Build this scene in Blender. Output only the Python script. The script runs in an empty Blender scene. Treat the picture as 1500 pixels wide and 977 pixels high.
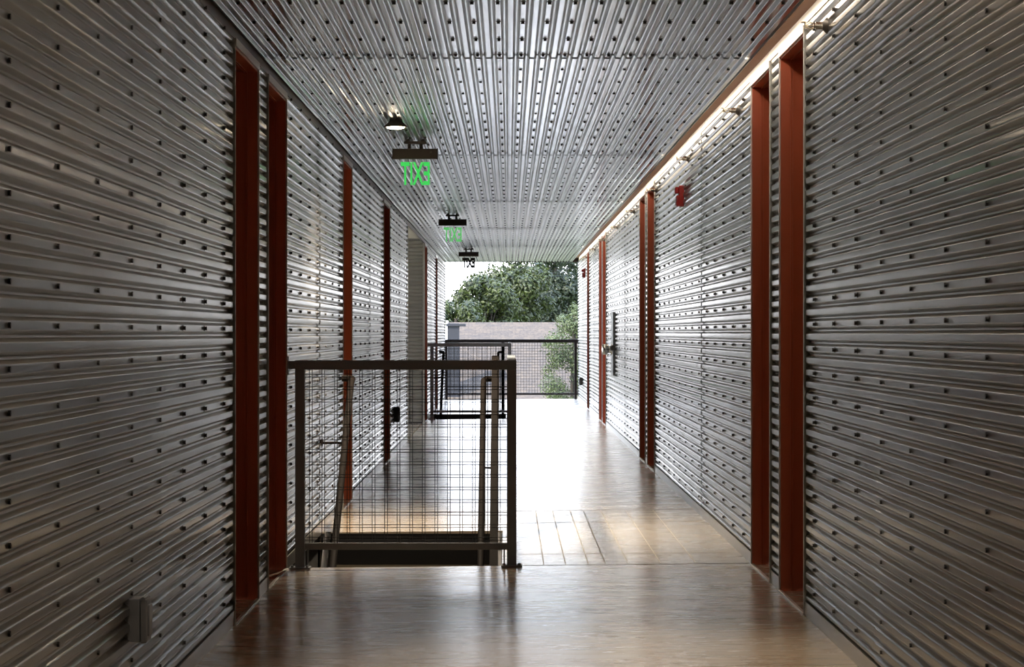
import bpy, math, random
from mathutils import Vector, Matrix, noise as mnoise
random.seed(7)
S = bpy.context.scene
COL = S.collection
PI = math.pi
F = 3300.0            # focal length in pixels of the 1500-wide frame
VX, VY = 745.0, 488.0
EYE = 1.205
XR, XL, ZC = 1.275, -1.165, 2.51
YB, YE = -5.0, 41.0    # corridor back and open end
PITCH = 0.0508
AMP = 0.0165

def px(x, y, z):
    return VX + x * F / y, VY - (z - EYE) * F / y
def infr(x, y, z, m=6):
    if y < 1: return False
    a, b = px(x, y, z)
    return -m < a < 1500 + m and -m < b < 977 + m
def fz(x):
    return -0.025 * (XR - x) / (XR - XL)

# ------------------------------------------------------------------ materials
def mat(name, color=(.5, .5, .5), metallic=0.0, rough=0.5, spec=None, emit=None, estr=0.0, trans=0.0, ior=None, coat=0):
    m = bpy.data.materials.new(name); m.use_nodes = True
    b = m.node_tree.nodes['Principled BSDF']
    b.inputs['Base Color'].default_value = (*color, 1)
    b.inputs['Metallic'].default_value = metallic
    b.inputs['Roughness'].default_value = rough
    if spec is not None: b.inputs['Specular IOR Level'].default_value = spec
    if emit: b.inputs['Emission Color'].default_value = (*emit, 1); b.inputs['Emission Strength'].default_value = estr
    if trans: b.inputs['Transmission Weight'].default_value = trans
    if ior: b.inputs['IOR'].default_value = ior
    if coat: b.inputs['Coat Weight'].default_value = coat; b.inputs['Coat Roughness'].default_value = .25
    return m
class NT:
    def __init__(s, m): s.t = m.node_tree; s.b = s.t.nodes['Principled BSDF']
    def n(s, typ, **kw):
        x = s.t.nodes.new(typ)
        for k, v in kw.items():
            if k in x.inputs: x.inputs[k].default_value = v
            else: setattr(x, k, v)
        return x
    def l(s, a, b): s.t.links.new(a, b)
    def coord(s, scale, out='Object'):
        c = s.n('ShaderNodeTexCoord'); m = s.n('ShaderNodeMapping'); m.inputs['Scale'].default_value = scale
        s.l(c.outputs[out], m.inputs['Vector']); return m.outputs['Vector']
    def noise(s, scale, sc=1.0, det=3.0, rough=.55):
        n = s.n('ShaderNodeTexNoise'); s.l(s.coord(scale), n.inputs['Vector'])
        n.inputs['Scale'].default_value = sc; n.inputs['Detail'].default_value = det; n.inputs['Roughness'].default_value = rough
        return n.outputs['Fac']
    def ramp(s, fac, stops):
        r = s.n('ShaderNodeValToRGB'); e = r.color_ramp.elements
        while len(e) < len(stops): e.new(.5)
        for i, (p, c) in enumerate(stops):
            e[i].position = p; e[i].color = (*c, 1) if len(c) == 3 else c
        s.l(fac, r.inputs['Fac']); return r.outputs['Color']
    def mix(s, fac, a, b, mode='MIX'):
        m = s.n('ShaderNodeMix', data_type='RGBA', blend_type=mode)
        for sock, v in ((m.inputs[0], fac), (m.inputs[6], a), (m.inputs[7], b)):
            if hasattr(v, 'is_linked') or hasattr(v, 'links'): s.l(v, sock)
            elif isinstance(v, (int, float)): sock.default_value = v
            else: sock.default_value = (*v, 1)
        return m.outputs[2]
    def mth(s, op, a, b=0.0):
        m = s.n('ShaderNodeMath', operation=op)
        for i, v in enumerate((a, b)):
            if hasattr(v, 'links'): s.l(v, m.inputs[i])
            else: m.inputs[i].default_value = v
        return m.outputs[0]
    def bump(s, h, strength=.3, dist=.01):
        b = s.n('ShaderNodeBump'); b.inputs['Strength'].default_value = strength; b.inputs['Distance'].default_value = dist
        s.l(h, b.inputs['Height']); s.l(b.outputs['Normal'], s.b.inputs['Normal'])

def galv(name, base, r0, r1):
    m = mat(name, base, 1.0, r0); t = NT(m)
    big = t.noise((.8, .35, 1.3), 1.6, 3)
    oi = t.n('ShaderNodeObjectInfo')
    blot = t.noise((7, 4, 7), 1.0, 4, .65)
    k = t.mth('ADD', t.mth('MULTIPLY', big, .40), t.mth('ADD', t.mth('MULTIPLY', oi.outputs['Random'], .12), t.mth('MULTIPLY', blot, .08)))
    c = t.ramp(k, [(.18, tuple(x * .82 for x in base)), (.56, tuple(min(1, x * 1.12) for x in base))])
    t.l(c, t.b.inputs['Base Color'])
    sm = t.ramp(t.noise((6, 2.2, 6), 1.0, 4, .6), [(.45, (0, 0, 0)), (.66, (1, 1, 1))])
    t.l(t.mth('ADD', t.mth('MULTIPLY', sm, r1 - r0), r0), t.b.inputs['Roughness'])
    gl = t.n('ShaderNodeBsdfAnisotropic'); gl.inputs['Roughness'].default_value = .13; t.l(c, gl.inputs['Color'])
    mx = t.n('ShaderNodeMixShader'); mx.inputs[0].default_value = .6
    out = [q for q in t.t.nodes if q.type == 'OUTPUT_MATERIAL'][0]
    t.l(t.b.outputs[0], mx.inputs[1]); t.l(gl.outputs[0], mx.inputs[2]); t.l(mx.outputs[0], out.inputs['Surface'])
    return m
M = {}
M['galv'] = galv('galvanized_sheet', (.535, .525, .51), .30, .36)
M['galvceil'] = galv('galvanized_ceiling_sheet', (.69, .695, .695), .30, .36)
M['trim'] = mat('folded_zinc_trim', (.58, .57, .55), 1.0, .32)
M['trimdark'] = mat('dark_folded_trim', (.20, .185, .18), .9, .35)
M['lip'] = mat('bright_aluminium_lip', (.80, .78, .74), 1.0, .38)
M['darkgap'] = mat('dark_backing', (.03, .028, .026), 0, .8)
M['screw'] = mat('dark_hex_screw', (.035, .034, .034), .3, .5)
M['red'] = mat('red_oxide_paint', (.45, .10, .042), 0, .38)
M['redleaf'] = mat('red_door_paint', (.36, .06, .025), 0, .42)
M['soffit'] = mat('orange_board', (.22, .10, .05), 0, .6)
M['rail'] = mat('grey_painted_steel', (.25, .28, .32), 0, .5)
M['wire'] = mat('dark_wire', (.05, .05, .055), .6, .45)
M['hand'] = mat('brown_steel', (.011, .009, .008), 0, .7, spec=.05)
M['balc'] = mat('dark_brown_steel', (.022, .014, .013), .2, .45)
M['conc'] = mat('concrete', (.33, .32, .30), 0, .85)
M['dark'] = mat('dark_plastic', (.03, .03, .032), 0, .4)
M['bronze'] = mat('bronze_housing', (.10, .09, .08), .5, .42)
M['grey'] = mat('grey_box', (.27, .285, .33), .0, .45)
M['chrome'] = mat('worn_chrome', (.66, .62, .55), 1, .22)
M['brass'] = mat('pale_brass', (.62, .52, .36), 1, .3)
M['white'] = mat('white_enamel', (.8, .79, .76), 0, .35)
M['alarm'] = mat('alarm_red', (.30, .014, .014), 0, .32)
M['lens'] = mat('clear_lens', (.9, .9, .9), 0, .08, trans=.8, ior=1.45)
M['plate'] = mat('grey_plate', (.24, .25, .25), .6, .45)
M['glow'] = mat('lamp_glow', (1, .9, .75), 0, .5, emit=(1, .80, .56), estr=12)
M['cove'] = mat('cove_strip', (1, .9, .8), 0, .5, emit=(1, .88, .72), estr=7)
M['acryl'] = mat('clear_acrylic', (1, 1, 1), 0, .03, trans=1.0, ior=1.08, spec=.15)
M['exitg'] = mat('green_letters', (.02, .30, .06), 0, .5, emit=(.05, .62, .10), estr=.32)
M['exitf'] = mat('green_letters_far', (.03, .25, .07), 0, .5, emit=(.10, .45, .12), estr=.35)
M['exitd'] = mat('backlit_letters', (.015, .02, .018), 0, .5)  # sign letters coloured near-black to show them backlit by the sky
M['steel_dark'] = mat('stair_steel', (.045, .045, .048), .6, .5)
M['treadw'] = mat('tread_board', (.02, .016, .010), 0, .9, spec=.05)

# floor boards: transverse grain, worn clear coat
def floor_mat(name, c0, c1, c2, joints=False, rough=.30):
    m = mat(name, c1, 0, rough); t = NT(m)
    a = t.noise((.55, 9, 1), 3.0, 6, .62); b = t.noise((1.0, .9, 1), 1.1, 3); f = t.noise((2.5, 60, 1), 2.0, 3, .6)
    k = t.mth('ADD', t.mth('MULTIPLY', a, .55), t.mth('ADD', t.mth('MULTIPLY', b, .30), t.mth('MULTIPLY', f, .20)))
    col = t.ramp(k, [(.36, c0), (.52, c1), (.70, c2)])
    sp = t.noise((5, 7, 1), 2.2, 2, .5)
    col = t.mix(t.ramp(sp, [(.235, (1, 1, 1)), (.265, (0, 0, 0))]), col, tuple(x * .35 for x in c0))
    w = t.noise((1.6, 4.5, 1), 1.3, 5, .65)
    col = t.mix(t.ramp(w, [(.56, (0, 0, 0)), (.74, (.4, .4, .4))]), col, tuple(min(1, x * 1.25) for x in c2))
    t.l(col, t.b.inputs['Base Color'])
    r = t.mth('ADD', t.mth('MULTIPLY', w, .22), rough - .11)
    t.l(r, t.b.inputs['Roughness'])
    t.b.inputs['Coat Weight'].default_value = .9; t.b.inputs['Coat Roughness'].default_value = .23; t.b.inputs['Coat IOR'].default_value = 1.6
    t.bump(t.mth('ADD', a, t.mth('MULTIPLY', f, .4)), .05, .004)
    return m
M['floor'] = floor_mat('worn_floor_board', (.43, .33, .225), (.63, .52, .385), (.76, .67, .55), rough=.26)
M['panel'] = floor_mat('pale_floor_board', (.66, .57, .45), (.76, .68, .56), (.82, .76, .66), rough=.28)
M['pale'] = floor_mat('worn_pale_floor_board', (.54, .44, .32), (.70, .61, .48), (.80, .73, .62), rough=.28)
M['groove'] = mat('pale_joint', (.74, .70, .62), 0, .5)
M['joint'] = mat('dark_joint', (.06, .045, .03), 0, .8)

def shingle():
    m = mat('roof_shingles', (.3, .26, .24), 0, .9); t = NT(m)
    br = t.n('ShaderNodeTexBrick'); t.l(t.coord((1, 1, 1), 'UV'), br.inputs['Vector'])
    br.inputs['Color1'].default_value = (.058, .044, .032, 1); br.inputs['Color2'].default_value = (.038, .030, .025, 1)
    br.inputs['Mortar'].default_value = (.034, .027, .023, 1); br.inputs['Scale'].default_value = 1.0
    br.inputs['Brick Width'].default_value = .20; br.inputs['Row Height'].default_value = .13; br.inputs['Mortar Size'].default_value = .006
    br.inputs['Bias'].default_value = -.1
    n = t.noise((5, 5, 5), 2.5, 5, .75)
    c = t.mix(1.0, br.outputs['Color'], t.ramp(n, [(.3, (.62, .62, .62)), (.7, (1.4, 1.37, 1.33))]), 'MULTIPLY')
    t.l(c, t.b.inputs['Base Color']); return m
M['shingle'] = shingle()
M['roof_shadow'] = mat('roof_shadow_blue', (.0085, .009, .014), 0, .8)  # dark blue that stands for shade on the neighbouring roof
M['siding'] = mat('pale_siding', (.6, .58, .55), 0, .8)
def leafmat(name, c0, c1):
    m = mat(name, c0, 0, .55); t = NT(m)
    g = t.n('ShaderNodeNewGeometry')
    c = t.ramp(g.outputs['Random Per Island'], [(0, c0), (.6, c1), (1, tuple(min(1, x * 1.35) for x in c1))])
    t.l(c, t.b.inputs['Base Color'])
    t.b.inputs['Transmission Weight'].default_value = 0
    tr = t.n('ShaderNodeBsdfTranslucent'); t.l(c, tr.inputs['Color'])
    mx = t.n('ShaderNodeMixShader'); mx.inputs[0].default_value = .3
    out = [n for n in t.t.nodes if n.type == 'OUTPUT_MATERIAL'][0]
    t.l(t.b.outputs[0], mx.inputs[1]); t.l(tr.outputs[0], mx.inputs[2]); t.l(mx.outputs[0], out.inputs['Surface'])
    return m
M['leaf1'] = leafmat('leaf_mid', (.006, .012, .002), (.034, .046, .007))
M['leaf2'] = leafmat('leaf_deep', (.006, .013, .004), (.017, .026, .007))
M['leaf3'] = leafmat('leaf_young', (.028, .042, .012), (.062, .080, .028))
M['bark'] = mat('bark', (.025, .019, .014), 0, .9)
M['grass'] = mat('grass', (.10, .14, .05), 0, .95)

# ------------------------------------------------------------------ mesh builder
class MB:
    def __init__(s): s.v = []; s.f = []; s.mi = []; s.sm = []; s.m = 0
    def add(s, vs, fs, smooth=False):
        o = len(s.v); s.v += [tuple(v) for v in vs]
        for f in fs: s.f.append(tuple(i + o for i in f)); s.mi.append(s.m); s.sm.append(smooth)
    def box(s, x0, x1, y0, y1, z0, z1, bev=0.0):
        x0, x1 = sorted((x0, x1)); y0, y1 = sorted((y0, y1)); z0, z1 = sorted((z0, z1))
        if bev <= 0:
            vs = [(x, y, z) for z in (z0, z1) for (x, y) in ((x0, y0), (x1, y0), (x1, y1), (x0, y1))]
            s.add(vs, [(3, 2, 1, 0), (4, 5, 6, 7), (0, 1, 5, 4), (1, 2, 6, 5), (2, 3, 7, 6), (3, 0, 4, 7)]); return
        import bmesh
        bm = bmesh.new(); bmesh.ops.create_cube(bm, size=1.0)
        for v in bm.verts:
            v.co = Vector(((x0 + x1) / 2 + v.co.x * (x1 - x0), (y0 + y1) / 2 + v.co.y * (y1 - y0), (z0 + z1) / 2 + v.co.z * (z1 - z0)))
        bmesh.ops.bevel(bm, geom=bm.edges[:], offset=bev, segments=2, profile=.6, affect='EDGES')
        bm.verts.index_update()
        s.add([v.co[:] for v in bm.verts], [[v.index for v in f.verts] for f in bm.faces]); bm.free()
    def cyl(s, p, q, r, r2=None, n=12, caps=True, smooth=True):
        p, q = Vector(p), Vector(q); r2 = r if r2 is None else r2
        d = (q - p).normalized(); a = d.orthogonal().normalized(); b = d.cross(a)
        vs = []
        for c, rr in ((p, r), (q, r2)):
            for i in range(n):
                t = 2 * PI * i / n; vs.append(c + a * rr * math.cos(t) + b * rr * math.sin(t))
        fs = [(i, (i + 1) % n, n + (i + 1) % n, n + i) for i in range(n)]
        s.add(vs, fs, smooth)
        if caps: s.add(vs, [tuple(range(n - 1, -1, -1)), tuple(range(n, 2 * n))])
    def tube(s, pts, r, n=10):
        pts = [Vector(p) for p in pts]; rings = []
        up = None
        for i, p in enumerate(pts):
            d = ((pts[min(i + 1, len(pts) - 1)] - pts[max(i - 1, 0)])).normalized()
            if up is None: up = d.orthogonal().normalized()
            a = (up - d * up.dot(d)).normalized(); up = a; b = d.cross(a)
            rings.append([p + a * r * math.cos(2 * PI * k / n) + b * r * math.sin(2 * PI * k / n) for k in range(n)])
        vs = [v for g in rings for v in g]
        fs = [(i * n + k, i * n + (k + 1) % n, (i + 1) * n + (k + 1) % n, (i + 1) * n + k) for i in range(len(pts) - 1) for k in range(n)]
        s.add(vs, fs, True)
        s.add(rings[0], [tuple(range(n - 1, -1, -1))]); s.add(rings[-1], [tuple(range(n))])
    def lathe(s, c, axis, prof, n=20, smooth=True):
        c = Vector(c); d = Vector(axis).normalized(); a = d.orthogonal().normalized(); b = d.cross(a)
        vs = []
        for (h, r) in prof:
            for i in range(n):
                t = 2 * PI * i / n; vs.append(c + d * h + a * r * math.cos(t) + b * r * math.sin(t))
        fs = [(j * n + i, j * n + (i + 1) % n, (j + 1) * n + (i + 1) % n, (j + 1) * n + i) for j in range(len(prof) - 1) for i in range(n)]
        s.add(vs, fs, smooth)
        s.add(vs[:n], [tuple(range(n - 1, -1, -1))]); s.add(vs[-n:], [tuple(range(n))])
    def bar(s, p, q, w, h, up=(0, 0, 1)):
        p, q = Vector(p), Vector(q); d = (q - p).normalized()
        a = d.cross(Vector(up)).normalized(); b = a.cross(d)
        vs = [c + a * sx * w / 2 + b * sy * h / 2 for c in (p, q) for sx, sy in ((-1, -1), (1, -1), (1, 1), (-1, 1))]
        s.add(vs, [(3, 2, 1, 0), (4, 5, 6, 7), (0, 1, 5, 4), (1, 2, 6, 5), (2, 3, 7, 6), (3, 0, 4, 7)])
    def prism(s, poly, o, a, b, d, h):
        """extrude a polygon given in the (a,b) plane by h along d"""
        o, a, b, d = map(Vector, (o, a, b, d)); n = len(poly)
        vs = [o + a * u + b * v for u, v in poly] + [o + a * u + b * v + d * h for u, v in poly]
        s.add(vs, [tuple(range(n - 1, -1, -1)), tuple(range(n, 2 * n))] + [(i, (i + 1) % n, n + (i + 1) % n, n + i) for i in range(n)])
    def build(s, name, mats, parent=None, fix=True):
        me = bpy.data.meshes.new(name)
        off = Vector(parent_loc(parent)) if parent else Vector((0, 0, 0))
        me.from_pydata([(v[0] - off.x, v[1] - off.y, v[2] - off.z) for v in s.v], [], s.f)
        for m in (mats if isinstance(mats, (list, tuple)) else [mats]): me.materials.append(m)
        me.polygons.foreach_set('material_index', s.mi); me.polygons.foreach_set('use_smooth', s.sm)
        if fix:
            import bmesh
            bm = bmesh.new(); bm.from_mesh(me); bmesh.ops.recalc_face_normals(bm, faces=bm.faces[:]); bm.to_mesh(me); bm.free()
        o = bpy.data.objects.new(name, me); COL.objects.link(o)
        if parent: o.parent = parent
        return o
def parent_loc(o):
    v = Vector(o.location); p = o.parent
    while p: v = v + p.location; p = p.parent
    return v
def thing(name, label, cat, loc, group=None):
    o = bpy.data.objects.new(name, None); COL.objects.link(o); o.location = loc; o.empty_display_size = .1
    o['label'] = label; o['category'] = cat
    if group: o['group'] = group
    return o
def tag(o, label, cat, group=None):
    o['label'] = label; o['category'] = cat
    if group: o['group'] = group
    return o
def struct(name, label, cat, loc=(0, 0, 0)):
    o = thing(name, label, cat, loc); o['kind'] = 'structure'; return o
def sstruct(o, label, cat):
    o['kind'] = 'structure'; return tag(o, label, cat)
def copy_tree(o, parent=None):
    c = o.copy(); COL.objects.link(c); c.parent = parent
    for ch in list(o.children): copy_tree(ch, c)
    return c
def again(o, loc, label):
    c = copy_tree(o); c.location = loc; c['label'] = label; return c

# ------------------------------------------------------------------ corrugated sheets
HALF = [0, .12, .185, .205, .225, .245, .265, .33, .395, .415, .435, .455]
TP = [-.5] + [-h for h in HALF[:0:-1]] + HALF
def prof(t):
    """broad flat rib with small rounded shoulders and a narrow valley; 1 on the crest, 0 in the valley"""
    a = abs((t + .5) % 1.0 - .5)
    def soft(x, w=.030): return .5 * (x + math.sqrt(x * x + w * w))
    lin = (a - .225) / .20 
    k = soft(lin, .10) - soft(lin - 1, .10)
    return 1 - min(1, max(0, (k - .005) / .99))
def stations(lo, hi, c):
    out = [lo]; k = math.floor((lo - c) / PITCH) - 1
    while c + (k - .5) * PITCH < hi:
        for t in TP:
            v = c + (k + t) * PITCH
            if lo + 1e-5 < v < hi - 1e-5: out.append(v)
        k += 1
    out.append(hi); return out
def wall_sheet(side, xw, y0, y1, z0, z1, zc, lift=0.0):
    """side +1 right wall, -1 left wall; crests stand AMP proud of the wall plane towards the corridor"""
    mb = MB(); zs = stations(z0, z1, zc); n = len(zs) - 1; vs = []
    for z in zs:
        x = xw + side * (AMP * (.5 - prof((z - zc) / PITCH)) - lift)
        vs += [(x, y0, z), (x, y1, z)]
    fs = [(2 * i, 2 * i + 1, 2 * i + 3, 2 * i + 2) for i in range(n)]
    if side > 0: fs = [f[::-1] for f in fs]
    mb.add(vs, fs, True); return mb
def ceil_sheet(x0, x1, y0, y1, xc, lift=0.0):
    mb = MB(); xs = stations(x0, x1, xc); n = len(xs) - 1; vs = []
    for x in xs:
        z = ZC + AMP * (.5 - prof((x - xc) / PITCH)) - lift
        vs += [(x, y0, z), (x, y1, z)]
    mb.add(vs, [(2 * i, 2 * i + 1, 2 * i + 3, 2 * i + 2) for i in range(n)], True); return mb

def screw_mesh(mb, p, d):
    p = Vector(p); d = Vector(d)
    mb.lathe(p - d * .001, d, [(0, .0108), (.0022, .0108), (.003, .0075)], n=10)
    mb.cyl(p + d * .0015, p + d * .0105, .0072, n=6, smooth=False)
def screws(parent, pts, d, label_rest):
    pts = [p for p in pts if infr(*p)]
    pts.sort(key=lambda p: p[1])
    near, rest = pts[:100], pts[100:]
    mb = MB(); screw_mesh(mb, parent_loc(parent), d)
    first = mb.build('screw', M['screw'], parent)
    for i, p in enumerate(near):
        o = first if i == 0 else first.copy()
        if i: COL.objects.link(o); o.parent = parent
        o.location = Vector(p) - parent_loc(parent)
    mb = MB()
    for p in rest:
        pv = Vector(p); dv = Vector(d)
        if p[1] < 17: screw_mesh(mb, p, d)
        else:
            mb.cyl(pv - dv * .001, pv + dv * .0100, .0108, .0072, n=6, smooth=False)
    r = mb.build('far_screws', M['screw'], parent, fix=False); r['kind'] = 'stuff'

R_OPEN = [(9.63, 10.50), (10.885, 11.72), (19.52, 20.52), (20.83, 21.72), (29.3, 30.25), (30.55, 31.45), (35.3, 36.2)]
L_OPEN = [(9.49, 10.39), (10.80, 11.70), (15.7, 16.6), (20.8, 21.9), (31.0, 31.9), (35.6, 36.5)]
ALC = (25.8, 30.75)

# ---- wall builder
def build_wall(side, xw, opens, gaps, zt, head, zc, name, label, seams, ys0, xf):
    W = struct(name, label, 'wall', (xw, 18, 0))
    s = side
    solid = []; y = YB
    for a, b in sorted(opens + gaps):
        solid.append((y, a)); y = b
    solid.append((y, YE))
    z0f = fz(xw)
    xb0, xb1 = xw + s * .012, xw + s * .30
    # backing masonry behind the sheets, with the lintels over the openings
    mb = MB()
    for a, b in solid: mb.box(xb0, xb1, a, b, -.3, zt + .1)
    for a, b in opens: mb.box(xb0, xb1, a, b, head, zt + .1)
    for a, b in gaps: mb.box(xb0, xb1, a, b, 2.505, zt + .1)
    mb.build('backing_wall', M['darkgap'], W)
    top = zt - .055
    pts = []
    for a, b in solid:
        cuts = [a + (.028 if a > YB else 0)] + [q for q in seams if a + .5 < q < b - .5] + [b - (.028 if b < YE else 0)]
        for i in range(len(cuts) - 1):
            e = .05 if i < len(cuts) - 2 else 0
            wall_sheet(s, xw, cuts[i], cuts[i + 1] + e, z0f + .075, top, zc, .004 * (i % 2)).build('corrugated_sheet', M['galv'], W, fix=False)
        # folded base flashing
        mb = MB(); xf0 = xw - s * .010
        mb.box(xf0, xb0, a, b, z0f - .01, z0f + .062); mb.build('base_flashing', M['trim'], W)
        mb = MB(); mb.box(xw - s * .004, xb0, a, b, z0f + .062, z0f + .080); mb.build('shadow_gap', M['darkgap'], W)
        # end trims
        for yy, t in ((a, 1), (b, -1)):
            if YB < yy < YE:
                mb = MB()
                mb.box(xw - s * .014, xb0, yy - .0015, yy + .0015, z0f, head + .012)
                mb.box(xw + s * .011, xw + s * .014, yy, yy + t * .03, z0f, zt - .02)
                mb.build('edge_trim', M['trim'], W)
                mb = MB(); mb.box(xw - s * .0155, xw - s * .0115, yy - .003, yy + .003, z0f, head + .012)
                mb.build('bright_edge_lip', M['lip'], W)
        yy = a + .1
        y_first = ys0 + math.ceil((a + .05 - ys0) / .562) * .562
        yy = y_first
        while yy < b - .04:
            k = math.ceil((z0f + .1 - zc) / (2 * PITCH))
            while zc + k * 2 * PITCH < top - .01:
                pts.append((xw - s * AMP / 2, yy, zc + k * 2 * PITCH)); k += 1
            yy += .562
    # head flashing along the ceiling
    y = YB
    mb = MB(); mb.box(xw - s * .006, xb0, YB, YE, top - .004, zt); mb.box(xw - s * .013, xb0, YB, YE, top - .012, top - .004)
    for gap in gaps: pass
    mb.build('top_flashing', M['lip'] if s > 0 else M['trimdark'], W)
    screws(W, pts, (-s, 0, 0), '')
    return W
R_ZT, R_HEAD = 2.588, 2.492
L_ZT, L_HEAD = 2.512, 2.420
seams_r = [7.72 - 3.05, 7.72, 14.8, 17.6, 24.5, 27.4, 33.5, 38.6]
seams_l = [7.55 - 3.05, 7.55, 13.8, 18.8, 24.0, 33.6, 38.6]
wr = build_wall(1, XR, R_OPEN, [], R_ZT, R_HEAD, 1.242, 'wall_right', 'right corridor wall of horizontal corrugated galvanized sheet with orange door reveals', seams_r, 9.31, 0)
wl = build_wall(-1, XL, L_OPEN, [ALC], L_ZT, L_HEAD, 1.223, 'wall_left', 'left corridor wall of horizontal corrugated galvanized sheet with maroon door reveals', seams_l, 9.125, 0)

# ---- doors
dn = [0]
places_r = ['nearest right doorway with tall orange-red reveal', 'second right doorway, orange-red, just past the nearest one', 'first of the middle pair of orange-red right doorways', 'second of the middle pair of orange-red right doorways',
            'nearer doorway of the far orange-red right pair', 'farther doorway of the far orange-red right pair', 'last thin red doorway on the right by the open end']
places_l = ['nearest left doorway with dark maroon reveal', 'second left doorway, dark maroon, just before the stair guard', 'dark maroon left doorway behind the near stair guard', 'dark maroon left doorway beside the small dark outlet box',
            'dark red left doorway just past the side alcove', 'last dark slot doorway on the left by the open end']
def door(side, xw, a, b, head, label):
    dn[0] += 1; s = side; z0 = fz(xw)
    D = struct('door_%d' % dn[0], label, 'door', (xw, (a + b) / 2, z0))
    pr = [(0, 0), (.0, .012), (.045, .012), (.045, .017), (.050, .017), (.050, .012), (.056, .012), (.056, .017), (.061, .017), (.061, .012), (.150, .012), (.150, .032), (.24, .032), (.24, 0)]
    for y, t in ((a, 1), (b, -1)):
        mb = MB(); mb.prism(pr, (xw - s * .008, y + t * .002, z0), (s, 0, 0), (0, t, 0), (0, 0, 1), head - z0)
        mb.build('jamb', M['red'], D)
    mb = MB(); mb.prism(pr, (xw - s * .008, a, head), (s, 0, 0), (0, 0, -1), (0, 1, 0), b - a); mb.build('head_frame', M['red'], D)
    mb = MB(); mb.box(xw - s * .018, xw + s * .008, a, b, head - .004, head + .030); mb.build('head_lip', M['lip'] , D)
    mb = MB(); mb.box(xw - s * .018, xw - s * .002, a + .004, b - .004, z0 - .002, z0 + .009, .002); mb.build('threshold_strip', M['lip'], D)
    mb = MB(); mb.box(xw - s * .002, xw + s * .25, a + .01, b - .01, z0 - .02, z0 + .004); mb.build('sill_board', M['floor'], D)
    mb = MB(); mb.box(xw + s * .165, xw + s * .21, a + .035, b - .035, z0 + .01, head - .034, .003)
    lf = mb.build('door_leaf', M['redleaf'], D)
    mb = MB(); yk = a + .11
    mb.lathe((xw + s * .165, yk, 1.0), (-s, 0, 0), [(0, .028), (.008, .028), (.012, .012), (.045, .011)], 14)
    mb.tube([(xw + s * .122, yk, 1.0), (xw + s * .118, yk + .03, 1.0), (xw + s * .12, yk + .12, 1.0)], .009, 8)
    mb.build('lever_handle', M['chrome'], lf)
for (a, b), l in zip(R_OPEN, places_r): door(1, XR, a, b, R_HEAD, l)
for (a, b), l in zip(L_OPEN, places_l): door(-1, XL, a, b, L_HEAD, l)

# ---- alcove on the left (side passage open to daylight)
A = struct('wall_alcove', 'corrugated grey return walls of the side passage opening in the left wall', 'wall', (-2.2, 28, 0))
def cross_sheet(x0, x1, y, s):
    mb = MB(); z0, z1 = fz(XL) + .02, 2.50; zs = stations(z0, z1, 1.223); n = len(zs) - 1; vs = []
    for z in zs:
        yy = y + s * AMP * prof((z - 1.223) / PITCH)
        vs += [(x0, yy, z), (x1, yy, z)]
    mb.add(vs, [(2 * i, 2 * i + 1, 2 * i + 3, 2 * i + 2) for i in range(n)], True); return mb
cross_sheet(-4.7, XL - .005, ALC[1] - .002, -1).build('corrugated_sheet', M['galv'], A, fix=False)
cross_sheet(-4.7, XL - .005, ALC[0] + .002, 1).build('corrugated_sheet', M['galv'], A, fix=False)
mb = MB(); mb.box(-4.7, XL - .30, ALC[1], ALC[1] + .2, -.3, 2.6); mb.box(-4.7, XL - .30, ALC[0] - .2, ALC[0], -.3, 2.6); mb.build('backing_wall', M['darkgap'], A)
mb = MB(); mb.box(-4.7, XL - .0, ALC[0] - .2, ALC[1] + .2, 2.50, 2.6); mb.build('soffit', M['conc'], A)
mb = MB(); mb.box(-4.7, XL - .02, ALC[0] - .2, ALC[1] + .2, -.3, fz(XL) - .001); mb.build('passage_floor', M['floor'], A)
mb = MB(); mb.box(XL - .01, XL + .014, ALC[1] - .004, ALC[1] + .04, fz(XL), 2.42); mb.box(XL - .01, XL + .014, ALC[0] - .04, ALC[0] + .004, fz(XL), 2.42); mb.build('corner_trim', M['trim'], A)

# ------------------------------------------------------------------ ceiling
C = struct('ceiling', 'ceiling of corrugated galvanized sheet with rows of dark screws', 'ceiling', (0, 18, ZC))
CX0, CX1 = XL + .012, 1.150
xc = -.0426
cs = [YB, -1.0, 1.9, 4.85, 7.72, 10.62, 13.5, 16.4, 19.3, 22.2, 25.1, 28.0, 30.9, 33.8, 36.7, YE]
for i in range(len(cs) - 1):
    ceil_sheet(CX0, CX1, cs[i], cs[i + 1] + (.05 if i < len(cs) - 2 else 0), xc, .004 * (i % 2)).build('corrugated_sheet', M['galvceil'], C, fix=False)
mb = MB(); mb.box(XL - .3, XR + .3, YB, YE, 2.592, 2.9); mb.box(XL - .3, XL + .5, YB, YE, 2.53, 2.6); mb.build('roof_deck', M['conc'], C)
mb = MB(); mb.box(CX1 - .02, XR, YB, YE, 2.575, 2.592); mb.build('gap_soffit', M['soffit'], C)
mb = MB(); mb.box(CX1 - .045, CX1 - .037, YB, YE, 2.52, 2.592); mb.build('gap_upstand', M['soffit'], C)
mb = MB(); mb.box(CX1 - .004, CX1, YB, YE, ZC - .012, ZC + .012); mb.build('ceiling_edge_trim', M['trim'], C)
mb = MB(); mb.box(XL, XL + .016, YB, YE, ZC - .013, ZC + .02); mb.build('ceiling_corner_trim', M['darkgap'], C)
mb = MB(); mb.box(XL - .3, XR + .3, YE - .012, YE + .02, ZC - .012, 2.9); mb.build('ceiling_end_trim', M['balc'], C)
pts = []
y = 9.37 - .553 * 3
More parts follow.
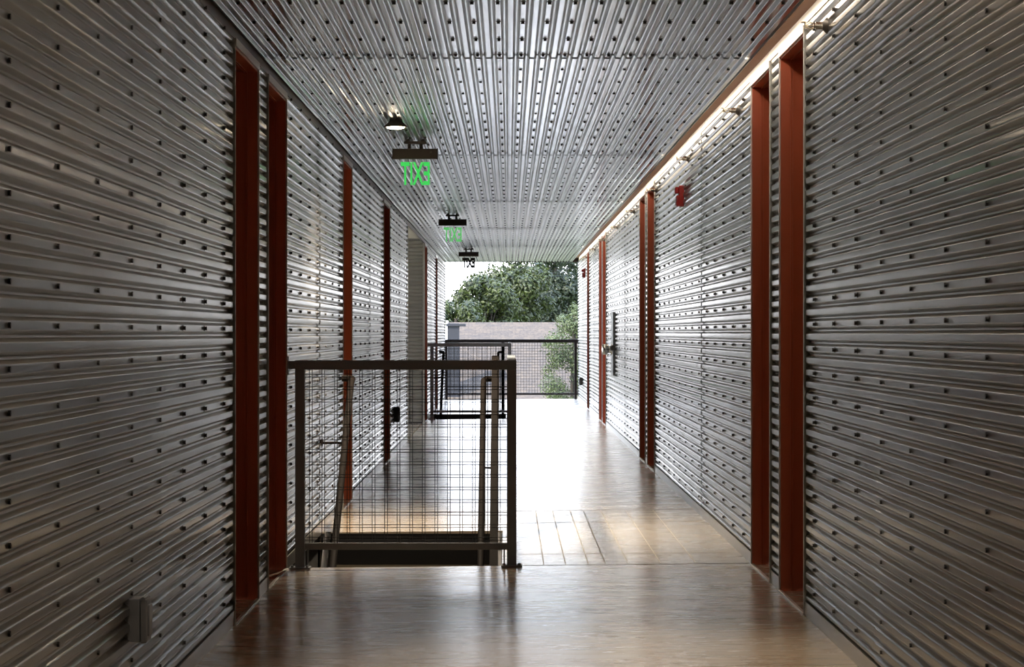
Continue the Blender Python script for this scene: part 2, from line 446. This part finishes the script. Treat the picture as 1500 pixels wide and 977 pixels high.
while y < YE - .1:
    k = -12
    while k < 13:
        x = xc + k * 2 * PITCH
        if CX0 + .03 < x < CX1 - .02 and not (abs(x + .69) < .085 and abs(y - 13.76) < .12): pts.append((x, y, ZC - AMP / 2))
        k += 1
    y += .553
screws(C, pts, (0, 0, -1), '')

# ------------------------------------------------------------------ floor
HX = -.035                          # right edge of the stair openings
HOLES = [(11.80, 13.90), (32.04, 34.14)]
FL = struct('floor', 'corridor floor of worn brown boards with pale sheen', 'floor', (0, 18, 0))
def slab(x0, x1, y0, y1, th=.22, up=0.0):
    mb = MB(); a, b = fz(x0) + up, fz(x1) + up
    vs = [(x0, y0, a), (x1, y0, b), (x1, y1, b), (x0, y1, a), (x0, y0, a - th), (x1, y0, b - th), (x1, y1, b - th), (x0, y1, a - th)]
    mb.add(vs, [(0, 1, 2, 3), (7, 6, 5, 4), (0, 4, 5, 1), (1, 5, 6, 2), (2, 6, 7, 3), (3, 7, 4, 0)]); return mb
joints = [YB, 0.4, 5.3, HOLES[0][0]]
for i in range(3): slab(XL, XR, joints[i], joints[i + 1] - .003).build('floor_board', M['floor'], FL)
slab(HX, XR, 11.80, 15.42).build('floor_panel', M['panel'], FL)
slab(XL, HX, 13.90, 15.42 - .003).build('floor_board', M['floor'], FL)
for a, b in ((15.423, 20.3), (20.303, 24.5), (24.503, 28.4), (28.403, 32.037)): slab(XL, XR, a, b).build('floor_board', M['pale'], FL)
slab(HX, XR, 32.04, 34.14).build('floor_board', M['floor'], FL)
slab(XL, XR, 34.143, 36.2).build('floor_board', M['floor'], FL)
slab(XL, XR, 36.203, YE + .35).build('floor_landing', M['conc'] if False else M['panel'], FL)
mb = MB()
for xx in (.185, .30, .42, .51, .63, .80, .985):
    mb.add([(xx - .003, 11.86, fz(xx) + .0012), (xx + .003, 11.86, fz(xx) + .0012), (xx + .003, 15.38, fz(xx) + .0012), (xx - .003, 15.38, fz(xx) + .0012)], [(0, 1, 2, 3)])
for yy in (12.4, 14.45):
    mb.add([(.06, yy - .008, fz(.06) + .0013), (XR - .02, yy - .008, fz(XR) + .0013), (XR - .02, yy + .008, fz(XR) + .0013), (.06, yy + .008, fz(.06) + .0013)], [(0, 1, 2, 3)])
mb.build('panel_joint_lines', M['groove'], FL)
mb = MB()
for yy in (11.80, 15.421, 36.2):
    x0 = HX if yy < 12 else XL
    mb.add([(x0, yy - .007, fz(x0) + .001), (XR - .012, yy - .007, fz(XR) + .001), (XR - .012, yy + .007, fz(XR) + .001), (x0, yy + .007, fz(x0) + .001)], [(0, 1, 2, 3)])
mb.build('board_joint', M['joint'], FL)
for a, b in HOLES:                                    # steel angle around each stair opening
    mb = MB()
    mb.box(XL + .01, HX, b - .006, b, -.30, fz(-.6) - .012)
    mb.box(XL + .01, HX, a, a + .006, -.30, fz(-.6) - .004)
    mb.box(HX - .006, HX, a, b, -.30, -.018)
    mb.build('opening_edge_angle', M['steel_dark'], FL)

# back wall and lower storey
mb = MB(); mb.box(XL - .3, XR + .3, YB - .2, YB, -.3, 2.9); sstruct(mb.build('wall_back', M['conc']), 'plain concrete wall closing the corridor behind the viewpoint', 'wall')
mb = MB()
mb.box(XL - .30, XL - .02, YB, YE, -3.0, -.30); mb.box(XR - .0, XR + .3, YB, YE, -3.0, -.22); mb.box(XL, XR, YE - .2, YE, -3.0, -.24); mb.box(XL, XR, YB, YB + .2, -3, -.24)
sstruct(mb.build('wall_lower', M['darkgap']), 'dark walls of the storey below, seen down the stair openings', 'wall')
mb = MB(); mb.box(XL - .3, XR + .3, YB, YE, -3.15, -3.0); sstruct(mb.build('floor_lower', M['conc']), 'concrete floor of the storey below the stairs', 'floor')

# ------------------------------------------------------------------ stairs, guards and handrails
def staircase(label):
    T = thing('staircase', label, 'stairs', (-.6, HOLES[0][1], 0), 'stairs going down from the corridor')
    yt = HOLES[0][1]; rise, run = .203, .275
    x0, x1 = XL + .05, HX - .03
    for x in (x0, x1):
        mb = MB(); n = 14
        mb.prism([(0, -.02), (0, -.30), (-n * run, -n * rise - .30), (-n * run, -n * rise - .02)], (x - .02, yt - .01, 0), (0, 1, 0), (0, 0, 1), (1, 0, 0), .04)
        mb.build('stringer', M['steel_dark'], T)
    for i in range(1, 15):
        z = -.02 - i * rise; y1 = yt - .012 - (i - 1) * run
        mb = MB(); mb.box(x0 + .02, x1 - .02, y1 - run - .02, y1, z - .035, z, .004); t = mb.build('tread', M['treadw'], T)
        mb = MB(); mb.box(x0 + .02, x1 - .02, y1 - .006, y1, z, z + rise * .72); mb.build('riser', M['steel_dark'], T)
    return T
DY = HOLES[1][0] - HOLES[0][0]
st = staircase('dark steel stair descending behind the near mesh guard')
again(st, st.location + Vector((0, DY, 0)), 'dark steel stair descending behind the far mesh guard')

def mesh_panel(mb, o, a, b, w, h, d, per=.0655, gap=.0145, r=.0019):
    """double-wire woven mesh in the plane spanned by unit vectors a (width) and b (height)"""
    o, a, b, d = map(Vector, (o, a, b, d))
    k = 0; u = per * .35
    while u < w:
        for e in (0, gap):
            if u + e < w: mb.cyl(o + a * (u + e) + d * .0018, o + a * (u + e) + b * h + d * .0018, r, n=5, caps=False)
        u += per
    v = per * .3
    while v < h:
        for e in (0, gap):
            if v + e < h: mb.cyl(o + b * (v + e) - d * .0018, o + b * (v + e) + a * w - d * .0018, r, n=5, caps=False)
        v += per
def guard(label):
    Y0 = 11.765; y1 = 14.62
    T = thing('stair_guard', label, 'railing', (-.5, Y0, fz(-.5)), 'mesh guards around the stair openings')
    xa, xb = -1.088, .016; h = .05; zt = 1.064
    for x in (xa, xb):
        mb = MB(); mb.box(x - h / 2, x + h / 2, Y0 - h / 2, Y0 + h / 2, fz(x), zt - h + .001, .003); mb.build('post', M['rail'], T)
        mb = MB(); mb.box(x - .055, x + .055, Y0 - .045, Y0 + .045, fz(x) - .002, fz(x) + .009, .002)
        for sx in (-.04, .04): mb.cyl((x + sx, Y0 - .03, fz(x) + .008), (x + sx, Y0 - .03, fz(x) + .02), .008, n=6, smooth=False)
        mb.build('base_plate', M['rail'], T)
    mb = MB(); mb.box(xb - h / 2, xb + h / 2, y1 - h / 2, y1 + h / 2, fz(xb), zt - h + .001, .003); mb.build('post', M['rail'], T)
    mb = MB(); mb.box(xa - h / 2, xb + h / 2, Y0 - h / 2, Y0 + h / 2, zt - h, zt, .003); mb.build('top_rail', M['rail'], T)
    mb = MB(); mb.box(xb - h / 2, xb + h / 2, Y0 + h / 2, y1 + h / 2, zt - h, zt, .003); mb.build('top_rail', M['rail'], T)
    mb = MB(); mb.box(XL + .01, xa - h / 2, Y0 - .016, Y0 + .016, zt - h + .004, zt - .004, .002); mb.box(XL + .008, XL + .016, Y0 - .03, Y0 + .03, zt - .075, zt + .02); mb.build('wall_bracket', M['rail'], T)
    mb = MB(); mb.box(xa + h / 2, xb - h / 2, Y0 - .016, Y0 + .016, .075, .110, .002)
    for x in (xa + h / 2 + .014, xb - h / 2 - .014): mb.box(x - .004, x + .004, Y0 - .012, Y0 + .012, fz(x) + .004, .076)
    mb.build('bottom_rail', M['rail'], T)
    mb = MB(); mb.box(xb - .016, xb + .016, Y0 + h / 2, y1 - h / 2, .075, .110, .002); mb.build('bottom_rail', M['rail'], T)
    mb = MB(); mesh_panel(mb, (xa + h / 2, Y0, .105), (1, 0, 0), (0, 0, 1), xb - xa - h, zt - h - .105, (0, 1, 0)); mb.build('wire_mesh', M['wire'], T, fix=False)
    mb = MB(); mesh_panel(mb, (xb, Y0 + h / 2, .105), (0, 1, 0), (0, 0, 1), y1 - Y0 - h, zt - h - .105, (1, 0, 0)); mb.build('wire_mesh', M['wire'], T, fix=False)
    return T
gd = guard('grey steel guard with wire mesh around the near stair opening')
again(gd, gd.location + Vector((0, DY, 0)), 'grey steel guard with wire mesh around the far stair opening')

def handrails(l1, l2):
    sl = .68
    T = thing('stair_handrail', l1, 'handrail', (-.1, 14.3, 0), 'handrails down the stairs')
    def z(y, top): return top - sl * (14.15 - y)
    # outer guard rail with its top post
    mb = MB(); mb.box(-.104, -.064, 14.18, 14.22, -.01, 1.064, .003); mb.build('post', M['hand'], T)
    mb = MB(); mb.bar((-.084, 14.2, 1.04), (-.084, 10.4, z(10.4, 1.0)), .044, .05); mb.build('sloping_rail', M['hand'], T)
    mb = MB(); mb.bar((-.084, 14.1, .08), (-.084, 10.4, .08 - sl * 3.7), .03, .035); mb.build('lower_rail', M['hand'], T)
    mb = MB(); a, b = Vector((-.084, 14.15, .10)), Vector((-.084, 10.45, .10 - sl * 3.7))
    for i in range(1, 28):
        p = a.lerp(b, i / 28); mb.cyl(p, p + Vector((0, 0, .88)), .003, n=5, caps=False)
    for i in range(1, 8): mb.cyl(a + Vector((0, 0, .115 * i)), b + Vector((0, 0, .115 * i)), .003, n=5, caps=False)
    mb.build('wire_mesh', M['wire'], T, fix=False)
    mb = MB(); mb.tube([(-.086, 14.3, .915), (-.14, 14.3, .915), (-.158, 14.27, .905), (-.158, 14.2, .875), (-.158, 10.4, .875 - sl * 3.8)], .019, 10); mb.build('grab_rail', M['hand'], T)
    for yy in (13.6, 12.4, 11.2):
        mb = MB(); mb.tube([(-.084, yy, .80 - sl * (14.2 - yy)), (-.15, yy, .80 - sl * (14.2 - yy)), (-.158, yy, .86 - sl * (14.2 - yy))], .007, 6)
        mb.build('rail_bracket', M['hand'], T)
    U = thing('wall_handrail', l2, 'handrail', (-1.08, 14.3, 0), 'handrails down the stairs')
    xh = -1.0
    mb = MB(); mb.tube([(xh - .07, 14.45, .915), (xh - .02, 14.45, .915), (xh, 14.42, .91), (xh, 14.3, .89), (xh, 10.4, .89 - sl * 3.9)], .021, 10); mb.build('grab_rail', M['hand'], U)
    for yy in (13.9, 12.7, 11.5):
        mb = MB(); zz = .89 - sl * (14.3 - yy)
        mb.tube([(XL + .02, yy, zz - .09), (xh - .03, yy, zz - .09), (xh, yy, zz - .02)], .008, 6)
        mb.lathe((XL + .0, yy, zz - .09), (1, 0, 0), [(0, .03), (.014, .03), (.02, .012)], 12); mb.build('rail_bracket', M['hand'], U)
    return T, U
h1, h2 = handrails('brown sloping stair rail with grab bar beside the near opening', 'brown handrail sloping along left wall behind the near guard')
again(h1, h1.location + Vector((0, DY, 0)), 'brown sloping stair rail with grab bar beside the far opening')
again(h2, h2.location + Vector((0, DY, 0)), 'brown handrail sloping along left wall behind the far guard')

# balcony railing across the open end
B = thing('balcony_railing', 'thin dark railing with fine mesh across the open corridor end', 'railing', (0, YE + .2, 0))
yb = YE + .2
mb = MB(); mb.box(XL - .1, XR + .1, yb - .025, yb + .025, 1.035, 1.092, .004); mb.build('top_rail', M['balc'], B)
mb = MB(); mb.box(XL - .1, XR + .1, yb - .015, yb + .015, .075, .11, .003); mb.build('bottom_rail', M['balc'], B)
for x in (1.225, XL + .02):
    mb = MB(); mb.box(x - .025, x + .025, yb - .025, yb + .025, -.02, 1.04, .003); mb.build('post', M['balc'], B)
mb = MB(); mesh_panel(mb, (XL - .05, yb, .10), (1, 0, 0), (0, 0, 1), XR - XL + .1, .94, (0, 1, 0), per=.0508, gap=.1, r=.0022); mb.build('wire_mesh', M['balc'], B, fix=False)

# ------------------------------------------------------------------ ceiling fixtures
def downlight(x, y, label, power, cone=100):
    T = thing('downlight', label, 'lamp', (x, y, ZC), 'round ceiling downlights')
    mb = MB(); mb.lathe((x, y, ZC + .01), (0, 0, -1), [(0, .035), (.02, .04), (.034, .052), (.052, .074), (.058, .074), (.058, .062), (.050, .055)], 24); fr = mb.build('flared_ring', M['bronze'], T)
    mb = MB(); mb.lathe((x, y, ZC - .044), (0, 0, -1), [(0, .056), (.008, .052), (.014, .030), (.016, .004)], 20); mb.build('lit_lens', M['glow'], fr)
    L = bpy.data.lights.new('downlight_lamp', 'SPOT'); L.energy = power; L.color = (1, .83, .62); L.spot_size = math.radians(cone); L.spot_blend = .9; L.shadow_soft_size = .05
    o = bpy.data.objects.new('downlight_lamp', L); COL.objects.link(o); o.location = (x, y, ZC - .075)
downlight(-.69, 13.76, 'small round lit downlight on the ceiling before the nearest exit sign', 190, 112)
downlight(.45, 8.2, 'round lit downlight on the ceiling just above the right part of view', 38, 62)
downlight(-.69, 6.3, 'round lit downlight on the ceiling above the left part of view', 9, 110)

def exit_sign(x, y, lm, label):
    T = thing('exit_sign', label, 'exit sign', (x, y, ZC), 'edge-lit exit signs under the ceiling')
    mb = MB(); mb.box(x - .075, x + .075, y - .03, y + .03, ZC - .030, ZC - .012, .003)
    for sx in (-.05, .05): mb.cyl((x + sx, y, ZC + .004), (x + sx, y, ZC - .02), .014, n=10)
    mb.cyl((x - .04, y, ZC - .02), (x - .04, y, ZC - .066), .012, n=10); mb.cyl((x + .04, y, ZC - .02), (x + .04, y, ZC - .066), .012, n=10)
    mb.build('ceiling_bracket', M['bronze'], T)
    mb = MB(); mb.box(x - .152, x + .152, y - .03, y + .03, ZC - .132, ZC - .062, .006); mb.build('housing', M['bronze'], T)
    for sx in (-.15, .15):
        mb = MB(); mb.box(x + sx - .003, x + sx + .003, y - .032, y + .032, ZC - .134, ZC - .060); mb.build('end_cap', M['dark'], T)
    mb = MB(); mb.box(x - .135, x + .135, y - .0035, y + .0035, ZC - .318, ZC - .130); p = mb.build('clear_panel', M['acryl'], T)
    cu = bpy.data.curves.new('t', 'FONT'); cu.body = 'EXIT'; cu.size = .205; cu.align_x = 'CENTER'; cu.extrude = .0012; cu.offset = .013 if lm.name == 'backlit_letters' else .004
    to = bpy.data.objects.new('t', cu); COL.objects.link(to)
    bpy.context.view_layer.update()
    me = bpy.data.meshes.new_from_object(to.evaluated_get(bpy.context.evaluated_depsgraph_get()))
    bpy.data.objects.remove(to)
    zs = [v.co.y for v in me.vertices]; xs = [v.co.x for v in me.vertices]
    sz = .155 / (max(zs) - min(zs)); sx = .195 / (max(xs) - min(xs)); mx = (max(xs) + min(xs)) / 2
    for v in me.vertices:      # the sign faces the far end, so its back reads mirrored from here
        a, b, c = v.co; v.co = (-(a - mx) * sx, -c + .007, (b - min(zs)) * sz - .305)
    me.materials.append(lm)
    o = bpy.data.objects.new('letters', me); COL.objects.link(o); o.parent = p
exit_sign(-.63, 15.2, M['exitg'], 'nearest hanging exit sign with bright green mirrored letters')
exit_sign(-.611, 24.6, M['exitf'], 'middle hanging exit sign with pale green mirrored letters')
exit_sign(-.612, 34.5, M['exitd'], 'farthest hanging exit sign with letters coloured dark as if backlit by the sky')

# cove strip in the gap beside the ceiling
T = thing('cove_light', 'warm linear light hidden in the gap along the right wall top', 'lamp', (1.166, 20, 2.57))
mb = MB(); mb.box(1.150, 1.182, YB + .2, YE - .3, 2.568, 2.576); mb.build('strip_channel', M['trim'], T)
mb = MB(); mb.box(1.154, 1.178, YB + .2, YE - .3, 2.562, 2.568); mb.build('strip_diffuser', M['cove'], T)

# ------------------------------------------------------------------ wall fixtures
def sprinkler(y, label):
    z = 1.205 + .1365 * 8.97; x = XR - AMP / 2
    T = thing('sprinkler', label, 'sprinkler', (x, y, z), 'sidewall sprinkler heads along the right wall')
    mb = MB(); mb.lathe((x + .004, y, z), (-1, 0, 0), [(0, .034), (.004, .034), (.016, .022), (.022, .017)], 18); mb.build('escutcheon', M['bronze'], T)
    mb = MB(); mb.cyl((x - .014, y, z), (x - .045, y, z), .015, n=14); mb.cyl((x - .045, y, z), (x - .054, y, z), .011, n=12); mb.build('body', M['chrome'], T)
    mb = MB()
    for dz in (-.012, .012): mb.tube([(x - .05, y, z + dz * .7), (x - .066, y, z + dz), (x - .084, y, z + dz * .25)], .0028, 6)
    mb.cyl((x - .052, y, z), (x - .083, y, z), .0022, n=6); mb.build('frame_arms', M['brass'], T)
    mb = MB(); mb.box(x - .088, x - .084, y - .016, y + .016, z - .012, z + .014, .001); mb.box(x - .10, x - .084, y - .016, y + .016, z + .012, z + .015); mb.build('deflector', M['brass'], T)
    return T
sp0 = sprinkler(8.97, 'nearest sidewall sprinkler at top of right wall')
where = ['second sprinkler, on the right wall past the nearest two doorways', 'third sprinkler, above the near red horn strobe', 'fourth sprinkler, at the middle pair of right doorways', 'fifth sprinkler, past the middle pair of right doorways',
         'sixth sprinkler, above the wall valve', 'seventh sprinkler, just before the far right doorway pair', 'eighth sprinkler, past the far right doorway pair', 'ninth and last sprinkler, above the far red horn strobe']
for i, l in enumerate(where):
    again(sp0, (sp0.location.x, 8.97 + 3.42 * (i + 1), sp0.location.z), l)

def horn(y, label):
    z = 1.205 + .993; x = XR - AMP / 2
    T = thing('horn_strobe', label, 'fire alarm', (x, y, z), 'red fire alarm horn strobes on the right wall')
    mb = MB(); mb.box(x + .004, x - .034, y - .062, y + .062, z - .076, z + .076, .006); mb.build('back_box', M['alarm'], T)
    mb = MB(); mb.box(x - .034, x - .052, y - .058, y + .058, z - .072, z + .005, .006)
    for i in range(5): mb.box(x - .052, x - .0555, y - .04, y + .04, z - .062 + i * .012, z - .056 + i * .012)
    mb.build('horn_grille', M['alarm'], T)
    mb = MB(); mb.box(x - .034, x - .062, y - .045, y + .045, z + .018, z + .066, .008); mb.build('strobe_lens', M['alarm'], T)
    return T
h0 = horn(16.35, 'nearer red horn strobe on the right wall past the second doorway')
again(h0, (h0.location.x, 37.3, h0.location.z), 'farther red horn strobe on the right wall by the open end')

def outlet(x, y, z, s, name, label, mm, sc=1.0):
    T = thing(name, label, 'electrical box', (x, y, z))
    hw, hh = .043 * sc, .066 * sc
    mb = MB(); mb.box(x - s * .02, x + s * .030, y - hw, y + hw, z - hh, z + hh, .004); mb.build('back_box', mm, T)
    mb = MB(); mb.box(x + s * .032, x + s * .052, y - hw - .003, y + hw + .003, z - hh - .003, z + hh * .97, .005)
    mb.box(x + s * .050, x + s * .058, y - hw * .7, y + hw * .7, z - hh * .75, z + hh * .7, .004); fc = mb.build('flip_cover', mm, T)
    mb = MB(); mb.cyl((x + s * .041, y - hw - .004, z + hh), (x + s * .041, y + hw + .004, z + hh), .006, n=8); mb.build('hinge', mm, fc)
    return T
outlet(XL + .012, 6.9, .330, 1, 'outlet_box', 'grey outlet box with flip cover low on the near left wall', M['grey'])
outlet(XL + .012, 22.75, .385, 1, 'outlet_box', 'small dark outlet box on left wall seen through the mesh', M['dark'], 1.15)
outlet(XR - .012, 38.6, .38, -1, 'outlet_box', 'small grey outlet box on right wall beside the last doorway', M['plate'])

def valve():
    y, z, x = 27.0, 1.01, XR - AMP / 2
    T = thing('wall_valve', 'round metal valve with cap on a tall grey plate, right wall', 'valve', (x, y, z))
    mb = MB(); mb.box(x - .028, x + .004, y - .25, y + .25, .70, 1.455, .004); mb.build('backplate', M['plate'], T)
    mb = MB(); mb.lathe((x - .028, y, z), (-1, 0, 0), [(0, .065), (.01, .065), (.016, .045), (.05, .042), (.056, .062), (.10, .066), (.118, .055), (.124, .02)], 20); cb = mb.build('cap_body', M['chrome'], T)
    for k in range(3):
        mb = MB(); a = k * 2 * PI / 3 + .4; mb.cyl((x - .085, y + .062 * math.cos(a), z + .062 * math.sin(a)), (x - .085, y + .088 * math.cos(a), z + .088 * math.sin(a)), .009, n=8); mb.build('cap_lug', M['chrome'], cb)
    mb = MB(); mb.tube([(x - .03, y - .30, z + .02), (x - .04, y - .24, z + .01), (x - .04, y - .06, z)], .016, 8); mb.lathe((x - .03, y - .32, z + .02), (0, 1, 0), [(0, .03), (.02, .036), (.04, .03)], 12); mb.build('side_outlet', M['bronze'], T)
valve()

# end-of-corridor edge trims
for nm, x, s in (('trim_1', XL, 1), ('trim_2', XR, -1)):
    mb = MB(); mb.box(x - s * .30, x + s * .012, YE - .004, YE + .03, -.3, 2.9); mb.build(nm, M['balc'])
    sstruct(bpy.data.objects[nm], 'dark edge trim at the open end, %s side' % ('left' if s > 0 else 'right'), 'trim')

# ------------------------------------------------------------------ outside
mb = MB(); mb.add([(-250, -60, -6.5), (250, -60, -6.5), (250, 400, -6.5), (-250, 400, -6.5)], [(0, 1, 2, 3)])
sstruct(mb.build('ground', M['grass']), 'grass ground outside beyond the building', 'ground')

def house():
    T = thing('neighbour_house', 'house with broad grey-brown shingle roof beyond the railing', 'house', (6, 62, -6.5))
    yr, zr = 62.0, 1.205 + 16 * 62 / F; ye, ze = 54.0, -2.6; x0, x1 = -1.66, 15.0
    me_v = [(x0, ye, ze), (x1, ye, ze), (x1, yr, zr), (x0, yr, zr), (x1, 2 * yr - ye, ze), (x0, 2 * yr - ye, ze)]
    mb = MB()
    mb.add(me_v, [(0, 1, 2, 3), (3, 2, 4, 5)])
    lo = [(a, b, c - .18) for a, b, c in me_v]
    mb.add(me_v + lo, [(6, 9, 8, 7), (9, 11, 10, 8), (0, 6, 7, 1), (4, 10, 11, 5), (0, 3, 9, 6), (3, 5, 11, 9), (1, 7, 8, 2), (2, 8, 10, 4)])
    r = mb.build('roof', M['shingle'], T)
    uv = r.data.uv_layers.new(name='UV'); sl = math.hypot(yr - ye, zr - ze)
    for p in r.data.polygons:
        for li in p.loop_indices:
            co = r.data.vertices[r.data.loops[li].vertex_index].co + T.location
            uv.data[li].uv = (co.x, (abs(co.y - yr) / (yr - ye)) * sl)
    mb = MB(); mb.box(x0 + .3, x1 - .3, ye + .6, 2 * yr - ye - .6, -6.5, ze - .05)
    mb.add([(x0 + .3, ye + .6, ze - .1), (x0 + .3, 2 * yr - ye - .6, ze - .1), (x0 + .3, yr, zr - .35)], [(0, 1, 2)])
    mb.build('walls', M['siding'], T)
    mb = MB(); mb.box(x0 - .06, x0, yr - .3, yr + .3, zr - .3, zr + .02); mb.bar((x0 - .03, yr, zr - .05), (x0 - .03, ye, ze - .05), .06, .22); mb.build('rake_board', M['white'], T)
    mb = MB(); mb.box(x0 + .08, x0 + .38, 58.2, 58.7, -3.2, 1.46, .01); ch = mb.build('roof_shadow_block', M['roof_shadow'], T)  # added dark block in place of a shadow cast on the roof
    mb = MB(); mb.box(x0 + .04, x0 + .55, 58.16, 58.74, 1.38, 1.45, .01); mb.build('roof_shadow_notch', M['roof_shadow'], ch)  # wider top of that shadow, also built as a dark block
    for xx in (3, 7, 11):
        mb = MB(); mb.box(xx - .6, xx + .6, ye + .55, ye + .62, -5.2, -3.7); mb.build('window', M['dark'], T)
house()

def leaf_cloud(mb, blobs, n, size, rnd):
    tot = sum(r ** 2 for _, r in blobs)
    for c, r in blobs:
        c = Vector(c)
        for _ in range(int(n * r * r / tot)):
            d = Vector((rnd.gauss(0, 1), rnd.gauss(0, 1), rnd.gauss(0, 1))).normalized()
            p = c + d * r * (rnd.random() ** .35) * (1 + .18 * mnoise.noise(d * 3.0 + c))
            nrm = (d + Vector((rnd.uniform(-.8, .8), rnd.uniform(-.8, .8), rnd.uniform(-.3, .9)))).normalized()
            a = nrm.orthogonal().normalized(); a.rotate(Matrix.Rotation(rnd.random() * 6.28, 3, nrm)); b = nrm.cross(a)
            s = size * rnd.uniform(.6, 1.3)
            mb.add([p - a * s, p - b * s * .45 - nrm * s * .12, p + a * s, p + b * s * .45 - nrm * s * .12], [(0, 1, 2, 3)])
def tree(name, label, x, y, ztop, rx, n, lm, seed, base=-6.5, lf=.16, sub=44, cr=None):
    rnd = random.Random(seed)
    T = thing(name, label, 'tree', (x, y, base), 'trees beyond the neighbouring roof' if name == 'tree' else None)
    h = ztop - base; blobs = []
    cz = ztop - rx * 1.25
    for i in range(sub):
        d = Vector((rnd.gauss(0, 1), rnd.gauss(0, 1), rnd.gauss(0, 1))).normalized()
        k = rnd.uniform(.45, .85)
        blobs.append(((x + d.x * rx * k, y + d.y * rx * k, cz + d.z * rx * 1.25 * k), rx * rnd.uniform(.20, .36)))
    mb = MB(); leaf_cloud(mb, blobs, n, lf, rnd); mb.build('crown', lm, T, fix=False)
    mb = MB()
    pts_ = [(x, y, base), (x + .1, y, base + h * .25), (x - .05, y, base + h * .5), (x, y, cz + rx * .5)]
    mb.tube(pts_, max(.05, rx * .05), 8)
    for i in range(0, sub, 3): mb.tube([(x, y, cz - rx * .9), tuple((Vector((x, y, cz - rx * .3)) + Vector(blobs[i][0])) / 2), blobs[i][0]], max(.02, rx * .018), 6)
    mb.build('trunk', M['bark'], T)
def at(pxx, y): return (pxx - VX) * y / F
TR = [ # px x, depth, px top, crown radius, leaves, material
    (668, 101, 430, 1.5, 9000, 'leaf1', 'small light green tree low at the left of the tree line'),
    (710, 107, 392, 1.9, 14000, 'leaf1', 'bright green tree left of centre in the tree line'),
    (752, 113, 364, 2.3, 17000, 'leaf1', 'tall bright green tree at the centre of the tree line'),
    (803, 119, 346, 2.7, 17000, 'leaf2', 'dark green tree right of centre in the tree line'),
    (852, 126, 338, 3.0, 15000, 'leaf2', 'dark green tree at the right edge of the tree line'),
    (735, 134, 396, 3.3, 12000, 'leaf2', 'deep green tree standing behind the bright ones'),
    (815, 142, 366, 4.0, 14000, 'leaf2', 'shadowed tree behind the dark right trees'),
]
for i, (p, y, top, r, n, m, l) in enumerate(TR):
    tree('tree', l, at(p, y), y, EYE + (VY - top) * y / F, r, n, M[m], 11 + i, lf=.115)
# slender young tree in front of the roof at the right
def young():
    rnd = random.Random(5); y = 49.0; x = at(838, y)
    T = thing('young_tree', 'leafy young light green tree in front of the roof at right', 'tree', (x, y, -6.5))
    blobs = []
    for i in range(80):
        z = rnd.uniform(-2.2, 1.45); w = .58 * (1 - max(0, (z - .6)) * .55)
        blobs.append(((x + rnd.uniform(-w, w), y + rnd.uniform(-.4, .4), z), rnd.uniform(.18, .32)))
    blobs.append(((x + .06, y, 1.75), .16)); blobs.append(((x + .1, y, 1.55), .2))
    mb = MB(); leaf_cloud(mb, blobs, 24000, .032, rnd); mb.build('crown', M['leaf3'], T, fix=False)
    mb = MB(); mb.tube([(x, y, -6.5), (x + .05, y, -3), (x, y, 0), (x + .06, y, 1.6)], .04, 8)
    for i in range(0, 80, 6): b = blobs[i][0]; mb.tube([(x, y, b[2] - .4), ((x + b[0]) / 2, (y + b[1]) / 2, b[2] - .1), b], .012, 5)
    mb.build('trunk', M['bark'], T)
young()

# ------------------------------------------------------------------ light
w = bpy.data.worlds.new('sky'); S.world = w; w.use_nodes = True
nt = w.node_tree; bg = nt.nodes['Background']
tc = nt.nodes.new('ShaderNodeTexCoord'); sx = nt.nodes.new('ShaderNodeSeparateXYZ'); rp = nt.nodes.new('ShaderNodeValToRGB')
nt.links.new(tc.outputs['Generated'], sx.inputs[0]); nt.links.new(sx.outputs[2], rp.inputs[0]); nt.links.new(rp.outputs[0], bg.inputs[0])
e = rp.color_ramp.elements; e[0].position = 0; e[0].color = (.93, .95, 1, 1); e[1].position = .6; e[1].color = (.55, .70, 1, 1)
bg.inputs[1].default_value = 2.8
L = bpy.data.lights.new('sun', 'SUN'); L.energy = 4.6; L.angle = math.radians(.6); L.color = (1, .9, .74)
o = bpy.data.objects.new('sun', L); COL.objects.link(o)
o.rotation_euler = Vector((.62, .45, -.75)).to_track_quat('-Z', 'Y').to_euler()

# ------------------------------------------------------------------ camera
cam = bpy.data.cameras.new('camera'); co = bpy.data.objects.new('camera', cam); COL.objects.link(co)
co.location = (0, 0, EYE); co.rotation_euler = (PI / 2, 0, 0)
cam.sensor_width = 36; cam.lens = F / 1500 * 36
cam.shift_x = (750 - VX) / 1500; cam.shift_y = -(488.5 - VY) / 1500
cam.clip_end = 1000
S.camera = co
S.view_settings.view_transform = 'Standard'; S.view_settings.look = 'None'
S.view_settings.gamma = 1; S.view_settings.use_curve_mapping = False
S.view_settings.exposure = 1.6
cy = S.cycles
cy.max_bounces = 24; cy.glossy_bounces = 20; cy.diffuse_bounces = 5; cy.transmission_bounces = 8
cy.sample_clamp_indirect = 3.5; cy.caustics_reflective = True; cy.use_denoising = True
